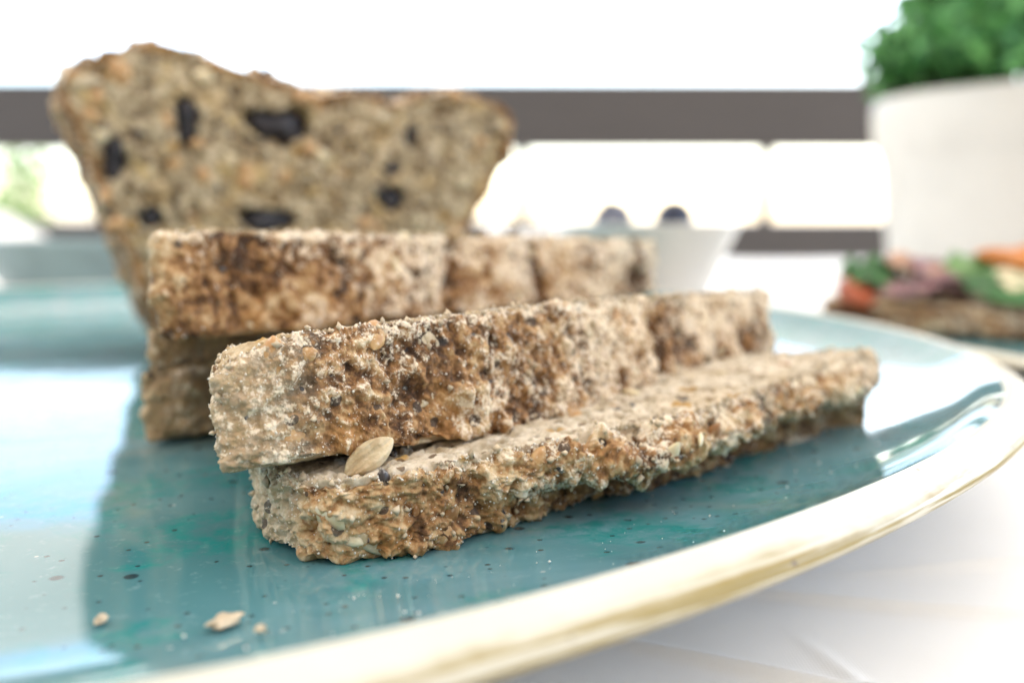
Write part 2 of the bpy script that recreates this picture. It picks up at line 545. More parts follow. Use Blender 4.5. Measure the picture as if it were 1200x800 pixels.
def slab(outline, dens, ncol, nside, ntop, nbot, thick, seed, edge_r=.0007, side_off=None, crust_amp=1.0, crumb_amp=1.0,
         flour_fn=None, pale_fn=None, holes=(), rind_w=.0012, sag=None, cent=None, kmax=1.0, brown_bias=0.0, seams=()):
    """Bread slab: outline in (u,w), height h. Returns dict with displaced grid, normals, attributes, row ranges."""
    O = resample_closed(outline, dens, ncol)
    c = np.array(cent) if cent is not None else O.mean(0)
    tang = np.roll(O, -1, 0) - np.roll(O, 1, 0)
    tang /= np.linalg.norm(tang, axis=1)[:, None]
    nout = np.stack([tang[:, 1], -tang[:, 0]], -1)
    if np.sum(nout * (O - c)) < 0:
        nout = -nout
    tk = thick(O[:, 0], O[:, 1])
    rows, kind = [], []
    ks = (np.linspace(0, 1, ntop) ** 1.6)[::-1] * kmax            # 1 at centre ... 0 at edge
    ks[0] = .995
    for k in ks[:-1]:
        q = c + (O - c) * (1 - k)
        fe = max(0., 1 - k * 14)
        q = q - nout * edge_r * 1.05 * fe
        if side_off is not None:
            q = q + nout * (side_off(O[:, 0], O[:, 1], 1.0) * fe)[:, None]
        rows.append(np.column_stack([q, thick(q[:, 0], q[:, 1])]))
        kind.append(0)
    for s in np.linspace(0, 1, nside):
        h = tk * (1 - s)
        rin = edge_r * (np.clip(1 - (tk - h) / edge_r, 0, 1) ** 2 + np.clip(1 - h / edge_r, 0, 1) ** 2)
        off = -rin
        if side_off is not None:
            off = off + side_off(O[:, 0], O[:, 1], 1 - s)
        q = O + nout * off[:, None]
        rows.append(np.column_stack([q, h]))
        kind.append(1)
    kb = np.linspace(0, 1, nbot)[1:] * .995
    base = rows[-1][:, :2]
    for k in kb:
        rows.append(np.column_stack([c + (base - c) * (1 - k), np.zeros(len(O))]))
        kind.append(2)
    G = np.array(rows)                                             # nr, nc, 3
    kind = np.array(kind)
    nr, nc = G.shape[:2]
    dr = np.gradient(G, axis=0)
    dc = np.roll(G, -1, 1) - np.roll(G, 1, 1)
    N = np.cross(dr, dc)
    N /= np.linalg.norm(N, axis=2)[..., None] + 1e-12
    for _ in range(3):
        N[1:-1] = (N[:-2] + 2 * N[1:-1] + N[2:]) / 4
    N /= np.linalg.norm(N, axis=2)[..., None] + 1e-12
    mid = np.array([c[0], c[1], float(np.mean(tk)) / 2])
    if np.sum(N * (G - mid)) < 0:
        N = -N
    P = G.reshape(-1, 3)
    Nf = N.reshape(-1, 3)
    p = P * 1000 + seed * 31.7
    KI = np.repeat(kind, nc)
    hh = P[:, 2]
    side = (KI == 1).astype(float)
    # soften the change between face and side over the first rows of the faces
    S2 = side.reshape(nr, nc).copy()
    for _ in range(3):
        S2[1:-1] = (S2[:-2] + 2 * S2[1:-1] + S2[2:]) / 4
    side = S2.ravel()
    wp = np.stack([perlin(p / 4.5, seed + 40 + k) + .45 * perlin(p / 1.8, seed + 50 + k) for k in range(3)], -1)
    pw = p + wp * 1.3
    big = perlin(p / 9, seed + 1) * 1.2 + perlin(pw / 4.6, seed + 64) * .8
    ridge = 0
    for sc_, am in ((6.5, .50), (3.0, .48), (1.4, .27), (.62, .13)):
        nn = np.abs(perlin(pw / sc_, seed + int(sc_ * 10))) * 2.2
        ridge = ridge + am * (np.clip(nn, 0, 1.3) ** .8 - .55)
    tf = fbm(pw / 5.5, 2, seed + 61) * 3.2
    fr = tf - np.floor(tf)
    terr = (np.floor(tf) + sstep(.72, 1.0, fr) - tf + .5) * .6
    cav = sstep(.12, .5, perlin(pw / 3.4 + 7.7, seed + 62))
    cav2 = sstep(.2, .5, perlin(pw / 1.5 + 3.1, seed + 63))
    pit = -.85 * cav - .28 * cav2
    bil = terr
    f1, idc = worley(pw / 3.6, seed + 4)
    lump = 1.0 * sstep(.55, .1, f1) * (idc < .25)
    fine = fbm(p / .7, 2, seed + 5) * .24
    crust_d = (big + ridge * .9 + terr + pit + lump) * crust_amp + fine
    # crumb: open pores of several sizes
    g1, id1 = worley(pw / 3.4, seed + 11)
    g2, id2 = worley(p / 1.3, seed + 12)
    r1 = .18 + .34 * id1
    po1 = np.clip(1 - (g1 / r1) ** 2, 0, 1) ** .5 * (id1 > .35)
    po2 = np.clip(1 - (g2 / .45) ** 2, 0, 1) ** .5 * (id2 > .4)
    crumb_d = (-1.15 * po1 * (r1 / .4) - .40 * po2 + perlin(p / 5, seed + 13) * .35 + perlin(p / 2, seed + 16) * .25) * crumb_amp + fbm(p / .8, 2, seed + 14) * .22
    pl = np.zeros(len(P)) if pale_fn is None else pale_fn(P[:, 0], P[:, 1], hh)
    pl = pl * side
    cd = crust_d * (1 - pl) + (crumb_d * 1.0 + big * .45 + (ridge + cav2 * -.5) * .75) * pl
    d = cd * side + crumb_d * (1 - side)
    # cut edge gets ragged, never inflated
    flat_in = (1 - side)
    hole = np.zeros(len(P))
    for (hu, hw, ru, rw, dep, sh) in holes:
        ang = np.arctan2(P[:, 1] - hw, P[:, 0] - hu)
        q = np.sqrt(((P[:, 0] - hu) / ru) ** 2 + ((P[:, 1] - hw) / rw) ** 2)
        q = q * (1 + sh * np.sin(3 * ang + hu * 900)) + .22 * perlin(p / 5, seed + 21)
        m = sstep(1.05, .72, q) * (KI == 0)
        hole = np.maximum(hole, m)
        d = d * (1 - .5 * m) - dep * 1000 * m
    for (su, sw, wd, dep, slant) in seams:
        e = P[:, 0] - su - slant * hh + .0012 * perlin(p / 4, seed + 33)
        m = np.exp(-(e / wd) ** 2) * side * (P[:, 1] < sw)
        d = d - dep * 1000 * m
        hole = np.maximum(hole, m * .9)
    Q = P + Nf * d[:, None] / 1000
    # sideways tugging makes small overhangs on the crust
    Q += wp * (side * .5 * crust_amp * (1 - pl))[:, None] / 1000
    Q0 = Q.copy()
    Qg = Q.reshape(nr, nc, 3)
    for _ in range(4 if ncol > 1000 else 1):
        Qc = (np.roll(Qg, 1, 1) + 2 * Qg + np.roll(Qg, -1, 1)) / 4
        Qg[1:-1] = .5 * Qc[1:-1] + .25 * (Qc[:-2] + Qc[2:])
    Q = Qg.reshape(-1, 3) * side[:, None] + Q0 * (1 - side[:, None])
    Q = Q + Nf * ((fbm(p / .8, 2, seed + 91) * .25 + perlin(p / .33, seed + 95) * .09) / 1000)[:, None]
    rel = (ridge * .9 + bil * .7 + pit * .8 + lump * .5) * (1 - pl)
    rag = ((kind[:, None] == 1) * np.ones((1, nc))).ravel() * sstep(.80, 1.0, hh / np.maximum(np.tile(tk, nr), 1e-5))
    Q[:, 2] += rag * (perlin(p / 3.0, seed + 71) * .55 + perlin(p / 1.1, seed + 72) * .35 - .15) / 1000
    lowf = perlin(p / 13, seed + 7)
    brown = np.clip(.50 - .36 * rel + .50 * lowf + brown_bias + .25 * hole, 0, 1)
    fl = .27 + .42 * rel + .55 * perlin(p / 8, seed + 8)
    if flour_fn is not None:
        fl = fl + flour_fn(P[:, 0], P[:, 1], hh)
    topfrac = hh / np.maximum(thick(P[:, 0], P[:, 1]), 1e-5)
    fl = fl + .45 * sstep(.86, 1.0, topfrac) - .6 * hole
    pore = np.clip(np.maximum(po1 * .7, hole), 0, 1)
    dist = np.linalg.norm(G[:, :, :2] - O[None], axis=2).ravel()
    rind = sstep(rind_w, rind_w * .25, dist * (1 + .5 * perlin(p / 5, seed + 81)) + rind_w * .35 * perlin(p / 2, seed + 82)) * (KI != 2)
    if sag is not None:
        Q[:, 2] -= sag(P[:, 0], P[:, 1]) * np.clip(1 - topfrac, 0, 1)
    a0 = int(np.argmax(kind == 1))
    a1 = int(len(kind) - np.argmax(kind[::-1] == 1))
    return dict(Q=Q.reshape(nr, nc, 3), N=Nf.reshape(nr, nc, 3), brown=brown.reshape(nr, nc), flour=np.clip(fl, 0, 1).reshape(nr, nc),
                pore=pore.reshape(nr, nc), rind=rind.reshape(nr, nc), pale=pl.reshape(nr, nc), a0=a0, a1=a1)


def build_bread(root, S, crumb='crumb'):
    nr, nc = S['Q'].shape[:2]
    a0, a1 = S['a0'], S['a1']
    sel = slice(a0, a1)
    n = a1 - a0
    at = {k: S[k][sel] for k in ('brown', 'flour', 'pale')}
    obj('crust', mesh_from('crust', S['Q'][sel].reshape(-1, 3), quads(n, nc), at), M['crust'], root)
    t = S['Q'][:a0 + 1]
    b = S['Q'][a1 - 1:]
    V = np.vstack([t.reshape(-1, 3), b.reshape(-1, 3)])
    F = np.vstack([quads(a0 + 1, nc), quads(nr - a1 + 1, nc, off=(a0 + 1) * nc)])
    po = np.concatenate([S['pore'][:a0 + 1].ravel(), S['pore'][a1 - 1:].ravel()])
    ri = np.concatenate([S['rind'][:a0 + 1].ravel(), S['rind'][a1 - 1:].ravel()])
    obj('crumb', mesh_from('crumb', V, F, {'pore': po, 'rind': ri}), M[crumb], root)


# seed shapes, shared mesh data
def seed_mesh(name, L, W, T, mat, nu=9, nv=10, point=.6, crease=0.0):
    V = []
    for i in range(nu):
        s = i / (nu - 1)
        x = (s - .5) * L
        r = math.sin(math.pi * min(max(s, .004), .996)) ** .58 * (1 - point * .45 * s)
        for j in range(nv):
            a = 2 * math.pi * j / nv
            y, z = math.cos(a) * W / 2 * r, math.sin(a) * T / 2 * r
            if crease and math.sin(a) > .5:
                z -= crease * r * (1 - abs(math.cos(a)) * 2)
            V.append((x, y, z))
    me = mesh_from(name, V, quads(nu, nv))
    me.materials.append(mat)
    return me


SD = dict(
    amber=seed_mesh('amber_kernel', .0058, .0040, .0026, M['amber'], point=.3),
    kernel=seed_mesh('sunflower_kernel', .0078, .0040, .0024, M['kernel'], point=1.0),
    linseed=seed_mesh('linseed', .0030, .0018, .0012, M['linseed'], 7, 8, .8),
    oat=seed_mesh('oat_grain', .0052, .0034, .0016, M['oat'], point=.5),
    hull=seed_mesh('brown_hull', .0042, .0030, .0020, M['hull'], 7, 8, .6),
)
NAMES = dict(amber='wheat_kernel', kernel='sunflower_kernel', linseed='linseed', oat='oat_flake', hull='seed_hull')


def put_seed(root, kind, pos, nrm, spin, scale=1.0, sink=.3):
    o = obj(NAMES[kind], SD[kind], None, root)
    z = Vector(nrm).normalized()
    x = z.orthogonal().normalized()
    x = Matrix.Rotation(spin, 3, z) @ x
    y = z.cross(x)
    m = Matrix((x, y, z)).transposed().to_4x4()
    T = {'amber': .0026, 'kernel': .0024, 'linseed': .0012, 'oat': .0016, 'hull': .002}[kind]
    m.translation = Vector(pos) - z * T * (sink - .0) * scale
    sc = Matrix.Diagonal((scale, scale * random.uniform(.85, 1.1), scale, 1))
    o.matrix_local = m @ sc
    return o


def find(S, u, hfrac, rows='side', front=True):
    """index of the grid point on the near side wall at u, height fraction"""
    a0, a1 = S['a0'], S['a1']
    r = a0 + int(round((1 - hfrac) * (a1 - a0 - 1)))
    row = S['Q'][r]
    N = S['N'][r]
    ok = N[:, 1] < .3
    d = np.abs(row[:, 0] - u) + np.where(ok, 0, 9)
    c = int(np.argmin(d))
    return S['Q'][r, c], S['N'][r, c]


def find_top(S, u, w):
    T = S['Q'][:S['a0']].reshape(-1, 3)
    k = int(np.argmin((T[:, 0] - u) ** 2 + (T[:, 1] - w) ** 2))
    return T[k], np.array([0, 0, 1.0])


def scatter(root, S, n, kinds, seed, u0, u1, top=0):
    rnd = random.Random(seed)
    for i in range(n):
        u = rnd.uniform(u0, u1)
        k = rnd.choice(kinds)
        p, nn = find(S, u, rnd.uniform(.06, .95))
        put_seed(root, k, p, nn + np.array([rnd.uniform(-.5, .5), rnd.uniform(-.4, .4), rnd.uniform(-.5, .5)]), rnd.uniform(0, 6.3),
                 rnd.uniform(.6, 1.0), rnd.uniform(.4, .75))
    for i in range(top):
        p, nn = find_top(S, rnd.uniform(u0, u1), rnd.uniform(.002, .03))
        put_seed(root, rnd.choice(kinds), p, nn + np.array([rnd.uniform(-.3, .3), rnd.uniform(-.3, .3), 0]), rnd.uniform(0, 6.3),
                 rnd.uniform(.6, .95), .25)


def crumbs_on(root, S, n, seed, u0, u1, smin=.00006, smax=.00026, name='flour', mat='flour'):
    """loose flour grains and crumbs clinging to the near crust and the top edge, one mesh"""
    rs = np.random.RandomState(seed)
    a0, a1 = S['a0'], S['a1']
    Q = S['Q'][max(0, a0 - 8):a1]
    N = S['N'][max(0, a0 - 8):a1]
    fl = S['flour'][max(0, a0 - 8):a1]
    ok = (N[..., 1] < .5) & (Q[..., 0] > u0) & (Q[..., 0] < u1)
    wgt = np.where(ok, .15 + fl ** 2, 0)
    wgt[:14] *= 3
    wgt = (wgt / wgt.sum()).ravel()
    idx = rs.choice(len(wgt), n, p=wgt)
    P = Q.reshape(-1, 3)[idx]
    NN = N.reshape(-1, 3)[idx]
    oct_v = np.array([(1, 0, 0), (-1, 0, 0), (0, 1, 0), (0, -1, 0), (0, 0, 1), (0, 0, -1)], float)
    oct_f = np.array([(0, 2, 4), (2, 1, 4), (1, 3, 4), (3, 0, 4), (2, 0, 5), (1, 2, 5), (3, 1, 5), (0, 3, 5)])
    sz = smin + (smax - smin) * rs.rand(n) ** 3
    V = P[:, None, :] + NN[:, None, :] * sz[:, None, None] * .5 + oct_v[None] * sz[:, None, None] * rs.uniform(.5, 1.1, (n, 6, 1)) + rs.normal(size=(n, 6, 3)) * sz[:, None, None] * .15
    F = (oct_f[None] + (np.arange(n) * 6)[:, None, None]).reshape(-1, 3)
    o = obj(name, mesh_from(name, V.reshape(-1, 3), F, smooth=False), M[mat], root)
    o['kind'] = 'stuff'
    return o


def place(root, FL, yaw, tilt, roll=0.0):
    a = R(yaw)
    root.matrix_world = Matrix.Translation(FL) @ Matrix.Rotation(a, 4, 'Z') @ Matrix.Rotation(-R(tilt), 4, 'X') @ Matrix.Rotation(-R(roll), 4, 'Y')


# ---- front slice, lying on the plate
out1 = [(.0045, .0002), (.011, -.0030), (.025, -.0050), (.040, -.0075), (.056, -.0092), (.072, -.0080), (.088, -.005), (.102, -.0035), (.116, -.0015), (.126, .001),
        (.1275, .0035), (.117, .016), (.105, .030), (.092, .046), (.085, .051), (.060, .054), (.030, .055), (.021, .051), (.014, .038), (.0065, .025), (.0035, .016), (.0028, .007)]
den1 = [1.0] * 10 + [.8, .5, .3, .2, .2, .2, .2, .2, .3, .6, .9, 1.0]


def thick1(u, w):
    return .0098 + .0055 * np.clip(u / .126, 0, 1.1) - .035 * np.clip(w, -.01, .06)


def off1(u, w, s):
    m = sstep(.018, .045, u) * sstep(.03, -.002, w)
    lip = np.exp(-((s - .68) / .20) ** 2) * .0028 * (1 + .6 * np.sin(u * 210) * np.sin(u * 83 + 1))
    under = -.0058 * sstep(.56, .30, s)
    return m * (lip + under)


S1 = slab(out1, den1, 1500, 110, 90, 14, thick1, 1, .0009, off1, 1.25, 1.2,
          flour_fn=lambda u, w, h: .12 * sstep(.03, .07, u) * sstep(.004, .009, h) - .38 * sstep(.006, .002, h) - .2 * sstep(.03, .0, u) + .12 * sstep(.07, .11, u),
          pale_fn=lambda u, w, h: np.maximum(sstep(.002, .007, w) * sstep(.06, .03, u), .55 * sstep(.100, .122, u)), brown_bias=.0)
s1 = thing('bread_slice', 'ragged seeded bread slice lying lowest at the front with a pale grain on it', 'bread slice', group='slices cut from the loaf')
build_bread(s1, S1, 'crumb_pale')
place(s1, (-.0265, .1065, .0143), 38.2, 0)

# ---- second slice, tilted back on the front one
out2 = [(0, .001), (.008, -.0020), (.022, -.0038), (.040, -.0052), (.058, -.0052), (.074, -.0040), (.0835, -.0018), (.0865, .0008), (.092, -.0012), (.106, -.0018), (.120, -.0012), (.132, .0005),
        (.1365, .004), (.130, .020), (.120, .040), (.112, .056), (.070, .058), (.040, .057), (.030, .052), (.020, .034), (.007, .014), (-.0005, .005)]
den2 = [1.0] * 12 + [.7, .4, .25, .2, .2, .2, .2, .3, .6, .9]
S2 = slab(out2, den2, 1500, 120, 60, 12, lambda u, w: .0146 + .0008 * np.sin(np.clip(u / .136, 0, 1) * math.pi) - .0038 * sstep(.007, -.003, u), 2, .0009, None, 1.0, .8,
          flour_fn=lambda u, w, h: .30 * sstep(.035, .06, u) - .12 * sstep(.035, .0, u) + .1 * sstep(.006, .012, h) + .12 * np.sin(u * 190 + 1),
          pale_fn=lambda u, w, h: np.maximum(sstep(.0015, .006, w) * sstep(.06, .03, u), .6 * sstep(.012, .003, u)), brown_bias=.02,
          sag=lambda u, w: .0006 + .0026 * sstep(.0, .06, u) * sstep(.130, .10, u) * sstep(.035, .01, w),
          seams=[(.0862, .02, .0013, .0022, .05), (.1075, .02, .0010, .0010, -.1), (.128, .02, .0010, .0012, .1)])
s2 = thing('bread_slice', 'floury crusted slice tilted on top of the front slice, amber kernel at its left end', 'bread slice', group='slices cut from the loaf')
build_bread(s2, S2)
place(s2, (-.031, .107, .0272), 48.0, 12, -.6)

# ---- third slice, behind, resting on the rear pair
out3 = [(0, .001), (.010, -.001), (.028, -.0022), (.046, -.0022), (.058, -.0005), (.066, -.0008), (.080, -.002), (.090, .0), (.100, -.0015), (.114, -.0018), (.122, .0002), (.132, .001),
        (.1365, .005), (.128, .022), (.118, .042), (.108, .055), (.070, .057), (.040, .056), (.026, .050), (.014, .030), (.005, .012), (-.0005, .004)]
S3 = slab(out3, den2, 700, 50, 24, 8, lambda u, w: .0186 - .0042 * np.clip(u / .136, 0, 1), 5, .0009, None, .95, .8,
          flour_fn=lambda u, w, h: .32 * sstep(.03, .05, u) - .25 * sstep(.03, .01, u) + .1 * sstep(.006, .014, h),
          pale_fn=lambda u, w, h: .7 * sstep(.001, .006, w) * sstep(.06, .03, u), brown_bias=.08,
          seams=[(.0605, .02, .0020, .0016, .18), (.0895, .02, .0022, .0013, -.25), (.1225, .02, .0020, .0015, .3), (.012, .02, .003, .0015, .2)])
s3 = thing('bread_slice', 'thick slice behind the tilted one with floury split crust, topmost of its stack', 'bread slice', group='slices cut from the loaf')
build_bread(s3, S3)
place(s3, (-.0565, .155, .0357), 44.5, 5)

# ---- two slices below it: only their left ends show
out4 = [(0, .001), (.012, -.001), (.040, -.0015), (.070, -.001), (.100, .0), (.108, .004), (.104, .020), (.096, .040), (.060, .045), (.034, .043), (.022, .030), (.010, .014), (.0, .004)]
den4 = [1, .6, .4, .4, .4, .3, .2, .2, .2, .4, .8, 1, 1]
S4 = slab(out4, den4, 420, 36, 16, 8, lambda u, w: .0140 + 0 * u, 8, .001, None, 1.4, 1.2, pale_fn=lambda u, w, h: .45 + 0 * u, brown_bias=.1, flour_fn=lambda u, w, h: -.1 + 0 * u)
s4 = thing('bread_slice', 'slice lying on the plate at the bottom of the rear stack', 'bread slice', group='slices cut from the loaf')
build_bread(s4, S4)
place(s4, (-.0650, .1690, .0146), 45, 0)
S5 = slab(out4, den4, 420, 26, 16, 8, lambda u, w: .0070 + 0 * u, 9, .001, None, 1.3, 1.0, pale_fn=lambda u, w, h: .4 + 0 * u, brown_bias=.1, flour_fn=lambda u, w, h: -.1 + 0 * u)
s5 = thing('bread_slice', 'thin slice squeezed in the middle of the rear stack', 'bread slice', group='slices cut from the loaf')
build_bread(s5, S5)
place(s5, (-.0645, .1710, .0285), 45, 1)

# ---- uncut end of the loaf, standing with its cut face to the camera
outL = [(0.006, 0.0784), (0.0098, 0.0831), (0.0196, 0.0879), (0.033, 0.091), (0.0387, 0.0905), (0.0468, 0.0869), (0.0587, 0.0841), (0.0699, 0.0816), (0.075, 0.0789), (0.0843, 0.0806), (0.0951, 0.0805), (0.1035, 0.0783), (0.1121, 0.0815), (0.1239, 0.0824), (0.1346, 0.0808), (0.1418, 0.0776), (0.144, 0.0716), (0.1408, 0.0602), (0.1345, 0.0503), (0.1282, 0.039), (0.1192, 0.02), (0.1102, 0.004), (0.1032, 0.0), (0.07, 0.0), (0.041, 0.0), (0.032, 0.003), (0.025, 0.0162), (0.021, 0.0286), (0.0152, 0.0453), (0.0115, 0.057), (0.0088, 0.0661), (0.0061, 0.0728)]
holes = [(0.0657, 0.0691, .0100, .0056, .010, .20), (0.0390, 0.0697, .0034, .0078, .008, .12), (0.0192, 0.0579, .0034, .0064, .007, .12), (0.1001, 0.0480, .0048, .0042, .009, .08),
         (0.0602, 0.0410, .0088, .0040, .009, .12), (0.1070, 0.0674, .0022, .0040, .005, .1), (0.1003, 0.0571, .0040, .0018, .004, .1), (.028, .042, .0040, .003, .005, .1),
         ]
SL = slab(outL, [1] * len(outL), 620, 60, 130, 6, lambda u, w: .062 + 0 * u, 14, .0012, None, 1.9, 1.5, holes=holes, rind_w=.0052, brown_bias=.12, cent=(.075, .048),
          flour_fn=lambda u, w, h: -.15 + 0 * u)
loaf = thing('bread_loaf', 'uncut end of the seeded loaf standing behind the slices, cut face with dark holes', 'bread loaf')
build_bread(loaf, SL, 'crumb_loaf')
ax = R(26)
loaf.matrix_world = Matrix.Translation((-.128, .258, .0142)) @ Matrix.Rotation(ax, 4, 'Z') @ Matrix.Rotation(R(90), 4, 'X') @ Matrix.Translation((0, 0, -.062))

# ---- seeds baked into the bread
put_list = [(s2, S2, 'amber', .0052, .86, .7, .95), (s2, S2, 'amber', .0195, .96, .2, .9), (s2, S2, 'linseed', .034, .78, .6, 1.0), (s2, S2, 'linseed', .0010, .52, .4, .8),
            (s2, S2, 'linseed', .0018, .60, 1.4, .8), (s2, S2, 'linseed', .0085, .55, 2.0, .9), (s2, S2, 'amber', .0560, .10, 1.5, .9),
            (s1, S1, 'kernel', .0095, .22, 1.6, .75), (s1, S1, 'amber', .047, .30, .3, 1.0), (s1, S1, 'amber', .053, .22, 1.1, 1.05), (s1, S1, 'amber', .066, .25, .8, 1.0),
            (s1, S1, 'amber', .050, .06, .2, .8), (s1, S1, 'hull', .0646, .62, .5, 1.1), (s1, S1, 'hull', .073, .45, .9, 1.2), (s1, S1, 'oat', .066, .70, .2, .9),
            (s1, S1, 'linseed', .1128, .60, .9, 1.3), (s1, S1, 'linseed', .058, .55, .9, 1.2), (s1, S1, 'hull', .0035, .55, 1.5, 1.3), (s1, S1, 'linseed', .012, .85, .9, 1.2),
            (s1, S1, 'amber', .075, .50, 1.9, .9)]
random.seed(11)
for (rt, S, k, u, hf, sp, sc) in put_list:
    p, n = find(S, u, hf)
    put_seed(rt, k, p, n, sp, sc, .5)
for (k, u, w, sp, sc) in (('amber', .0505, .008, .4, .8), ('linseed', .0515, .009, 1.0, 1.0), ('oat', .066, .009, .9, .7), ('linseed', .018, .006, .5, 1.1), ('kernel', .090, .010, .5, .7)):
    p, n = find_top(S1, u, w)
    put_seed(s1, k, p, n, sp, sc, -.05)
scatter(s1, S1, 46, ['amber', 'hull', 'linseed', 'linseed', 'oat', 'hull'], 5, .003, .122, 12)
scatter(s2, S2, 40, ['linseed', 'hull', 'oat', 'linseed', 'amber', 'kernel'], 6, .004, .132, 0)
scatter(s3, S3, 26, ['amber', 'hull', 'linseed', 'oat'], 7, .003, .132, 0)
scatter(s4, S4, 8, ['amber', 'linseed', 'oat'], 8, .0, .02, 0)
rnd = random.Random(4)
for i in range(90):
    u, w = rnd.uniform(.012, .138), rnd.uniform(.03, .088)
    p, n = find_top(SL, u, w)
    if abs(p[0] - u) + abs(p[1] - w) > .003:
        continue
    put_seed(loaf, rnd.choice(['amber', 'amber', 'linseed', 'oat', 'kernel', 'linseed']), p, n + np.array([rnd.uniform(-.4, .4), rnd.uniform(-.4, .4), 0]), rnd.uniform(0, 6.3), rnd.uniform(.8, 1.3), .1)
M['hole_shade'] = seed_mat('hole_shade_lump', (.012, .012, .018), (.035, .032, .045), .45, 0, .05)  # dark lumps added in the loaf's holes, standing in for their shade


def hole_shade(root, S, u, w, ru, rw, seed, down):
    p, _ = find_top(S, u, w)
    bm = bmesh.new()
    bmesh.ops.create_icosphere(bm, subdivisions=3, radius=1)
    v = np.array([q.co[:] for q in bm.verts])
    d = 1 + .6 * perlin(v * 1.1 + seed * 3.3, seed) + .25 * perlin(v * 3.1 + seed, seed + 1)
    for q, k in zip(bm.verts, d):
        q.co = Vector((q.co.x * ru, q.co.y * rw, q.co.z * min(ru, rw))) * float(k)
    me = bpy.data.meshes.new('hole_shade_lump')
    bm.to_mesh(me)
    bm.free()
    me.polygons.foreach_set("use_smooth", np.ones(len(me.polygons), bool))
    o = obj('hole_shade_lump', me, M['hole_shade'], root)
    o.location = (u, w, .062 - down)


for i, (hu, hw, ru, rw, dp, sh) in enumerate(holes):
    hole_shade(loaf, SL, hu, hw, ru * .84, rw * .84, i + 1, min(ru, rw) * 1.05)
crumbs_on(s1, S1, 5200, 1, 0, .13)
crumbs_on(s1, S1, 900, 21, 0, .13, .0002, .0009, 'crumb_flakes', 'crumbs')
crumbs_on(s2, S2, 900, 22, -.01, .14, .0002, .0008, 'crumb_flakes', 'crumbs')
crumbs_on(s2, S2, 6500, 2, -.01, .14)
crumbs_on(s3, S3, 1500, 3, -.01, .14, .0001, .0003)

# ---- loose bits
t = NT('husk')
wv = t.n("ShaderNodeTexWave", {"Vector": t.co(), "Scale": 420., "Distortion": 3.0, "Detail": 2.0, "Detail Scale": 2.0}, bands_direction='Y').outputs[1]
t.bump(t.math('ADD', wv, t.noise(1200, 3)), .5, .00018)
M['husk'] = t.set(color=t.mix(t.rng(t.noise(380, 4), .35, .65), (.46, .34, .19), (.68, .58, .40)), rough=.45, sss=.25, sssr=(1, .6, .3), ssss=.002)


def grain(name, label, L, W, T, pos, rot, mat):
    me = seed_mesh(name, L, W, T, mat, 25, 28, .25, crease=.0006)
    o = obj(name, me)
    o.location = pos
    o.rotation_euler = rot
    return tag(o, label, 'grain')


bpy.context.view_layer.update()
g, _ = find_top(S1, .0135, .0062)
gw = s1.matrix_world @ Vector(g)
grain('loose_grain', 'pale husked grain stuck upright in the gap between the two front slices', .0074, .0040, .0028, gw + Vector((.0016, -.0042, .0014)), (R(60), R(-32), R(25)), M['husk'])


def crumb_bit(label, pos, s, seed, mat='crumbs'):
    import bmesh
    bm = bmesh.new()
    bmesh.ops.create_icosphere(bm, subdivisions=3, radius=1)
    rs = random.Random(seed)
    v = np.array([q.co[:] for q in bm.verts])
    d = 1 + .45 * perlin(v * 1.3 + seed * 5, seed) + .25 * perlin(v * 3 + seed, seed + 1)
    for q, k in zip(bm.verts, d):
        q.co = q.co * float(k)
        q.co.x *= s[0]; q.co.y *= s[1]; q.co.z *= s[2]
    me = bpy.data.meshes.new('bread_crumb')
    bm.to_mesh(me)
    bm.free()
    me.polygons.foreach_set("use_smooth", np.ones(len(me.polygons), bool))
    o = obj('bread_crumb', me, M[mat])
    o.location = pos
    o.rotation_euler = (0, 0, rs.uniform(0, 6))
    return tag(o, label, 'crumb', 'crumbs on the plate')


crumb_bit('flat tan bread crumb lying alone on the plate near the bottom left', (-.0292, .0905, .0156), (.0018, .0011, .0005), 1)
crumb_bit('tiny pale crumb right of the tan one on the plate', (-.0245, .0870, .0163), (.0006, .0005, .0004), 2)
crumb_bit('sliver of pale crumb far left on the open plate', (-.0425, .0925, .0149), (.0010, .0005, .0004), 3)

rs = np.random.RandomState(12)
n = 170
sz = .00007 + .00018 * rs.rand(n) ** 4
uu, ww = rs.uniform(-.02, .12, n), -.012 - .05 * rs.rand(n) ** 1.6
ca, sa = math.cos(R(38)), math.sin(R(38))
PX, PY = -.0265 + uu * ca - ww * sa, .1065 + uu * sa + ww * ca
ok = np.hypot(PX + .1025, PY - .2600) < .196
PZ = np.interp(np.hypot(PX + .1025, PY - .2600), [0, .1755, .1915, .2035], [.0138, .0142, .0160, .0192])
ov = np.array([(1, 0, 0), (-1, 0, 0), (0, 1, 0), (0, -1, 0), (0, 0, 1), (0, 0, -1)], float)
of = np.array([(0, 2, 4), (2, 1, 4), (1, 3, 4), (3, 0, 4), (2, 0, 5), (1, 2, 5), (3, 1, 5), (0, 3, 5)])
V = np.stack([PX, PY, PZ + sz * .5], -1)[ok][:, None] + ov[None] * sz[ok][:, None, None] * rs.uniform(.5, 1.2, (ok.sum(), 6, 1))
tag(obj('fine_crumbs', mesh_from('fine_crumbs', V.reshape(-1, 3), (of[None] + (np.arange(ok.sum()) * 6)[:, None, None]).reshape(-1, 3), smooth=False), M['flour']),
    'dusting of tiny pale crumbs on the plate in front of the slices', 'crumbs', kind='stuff')

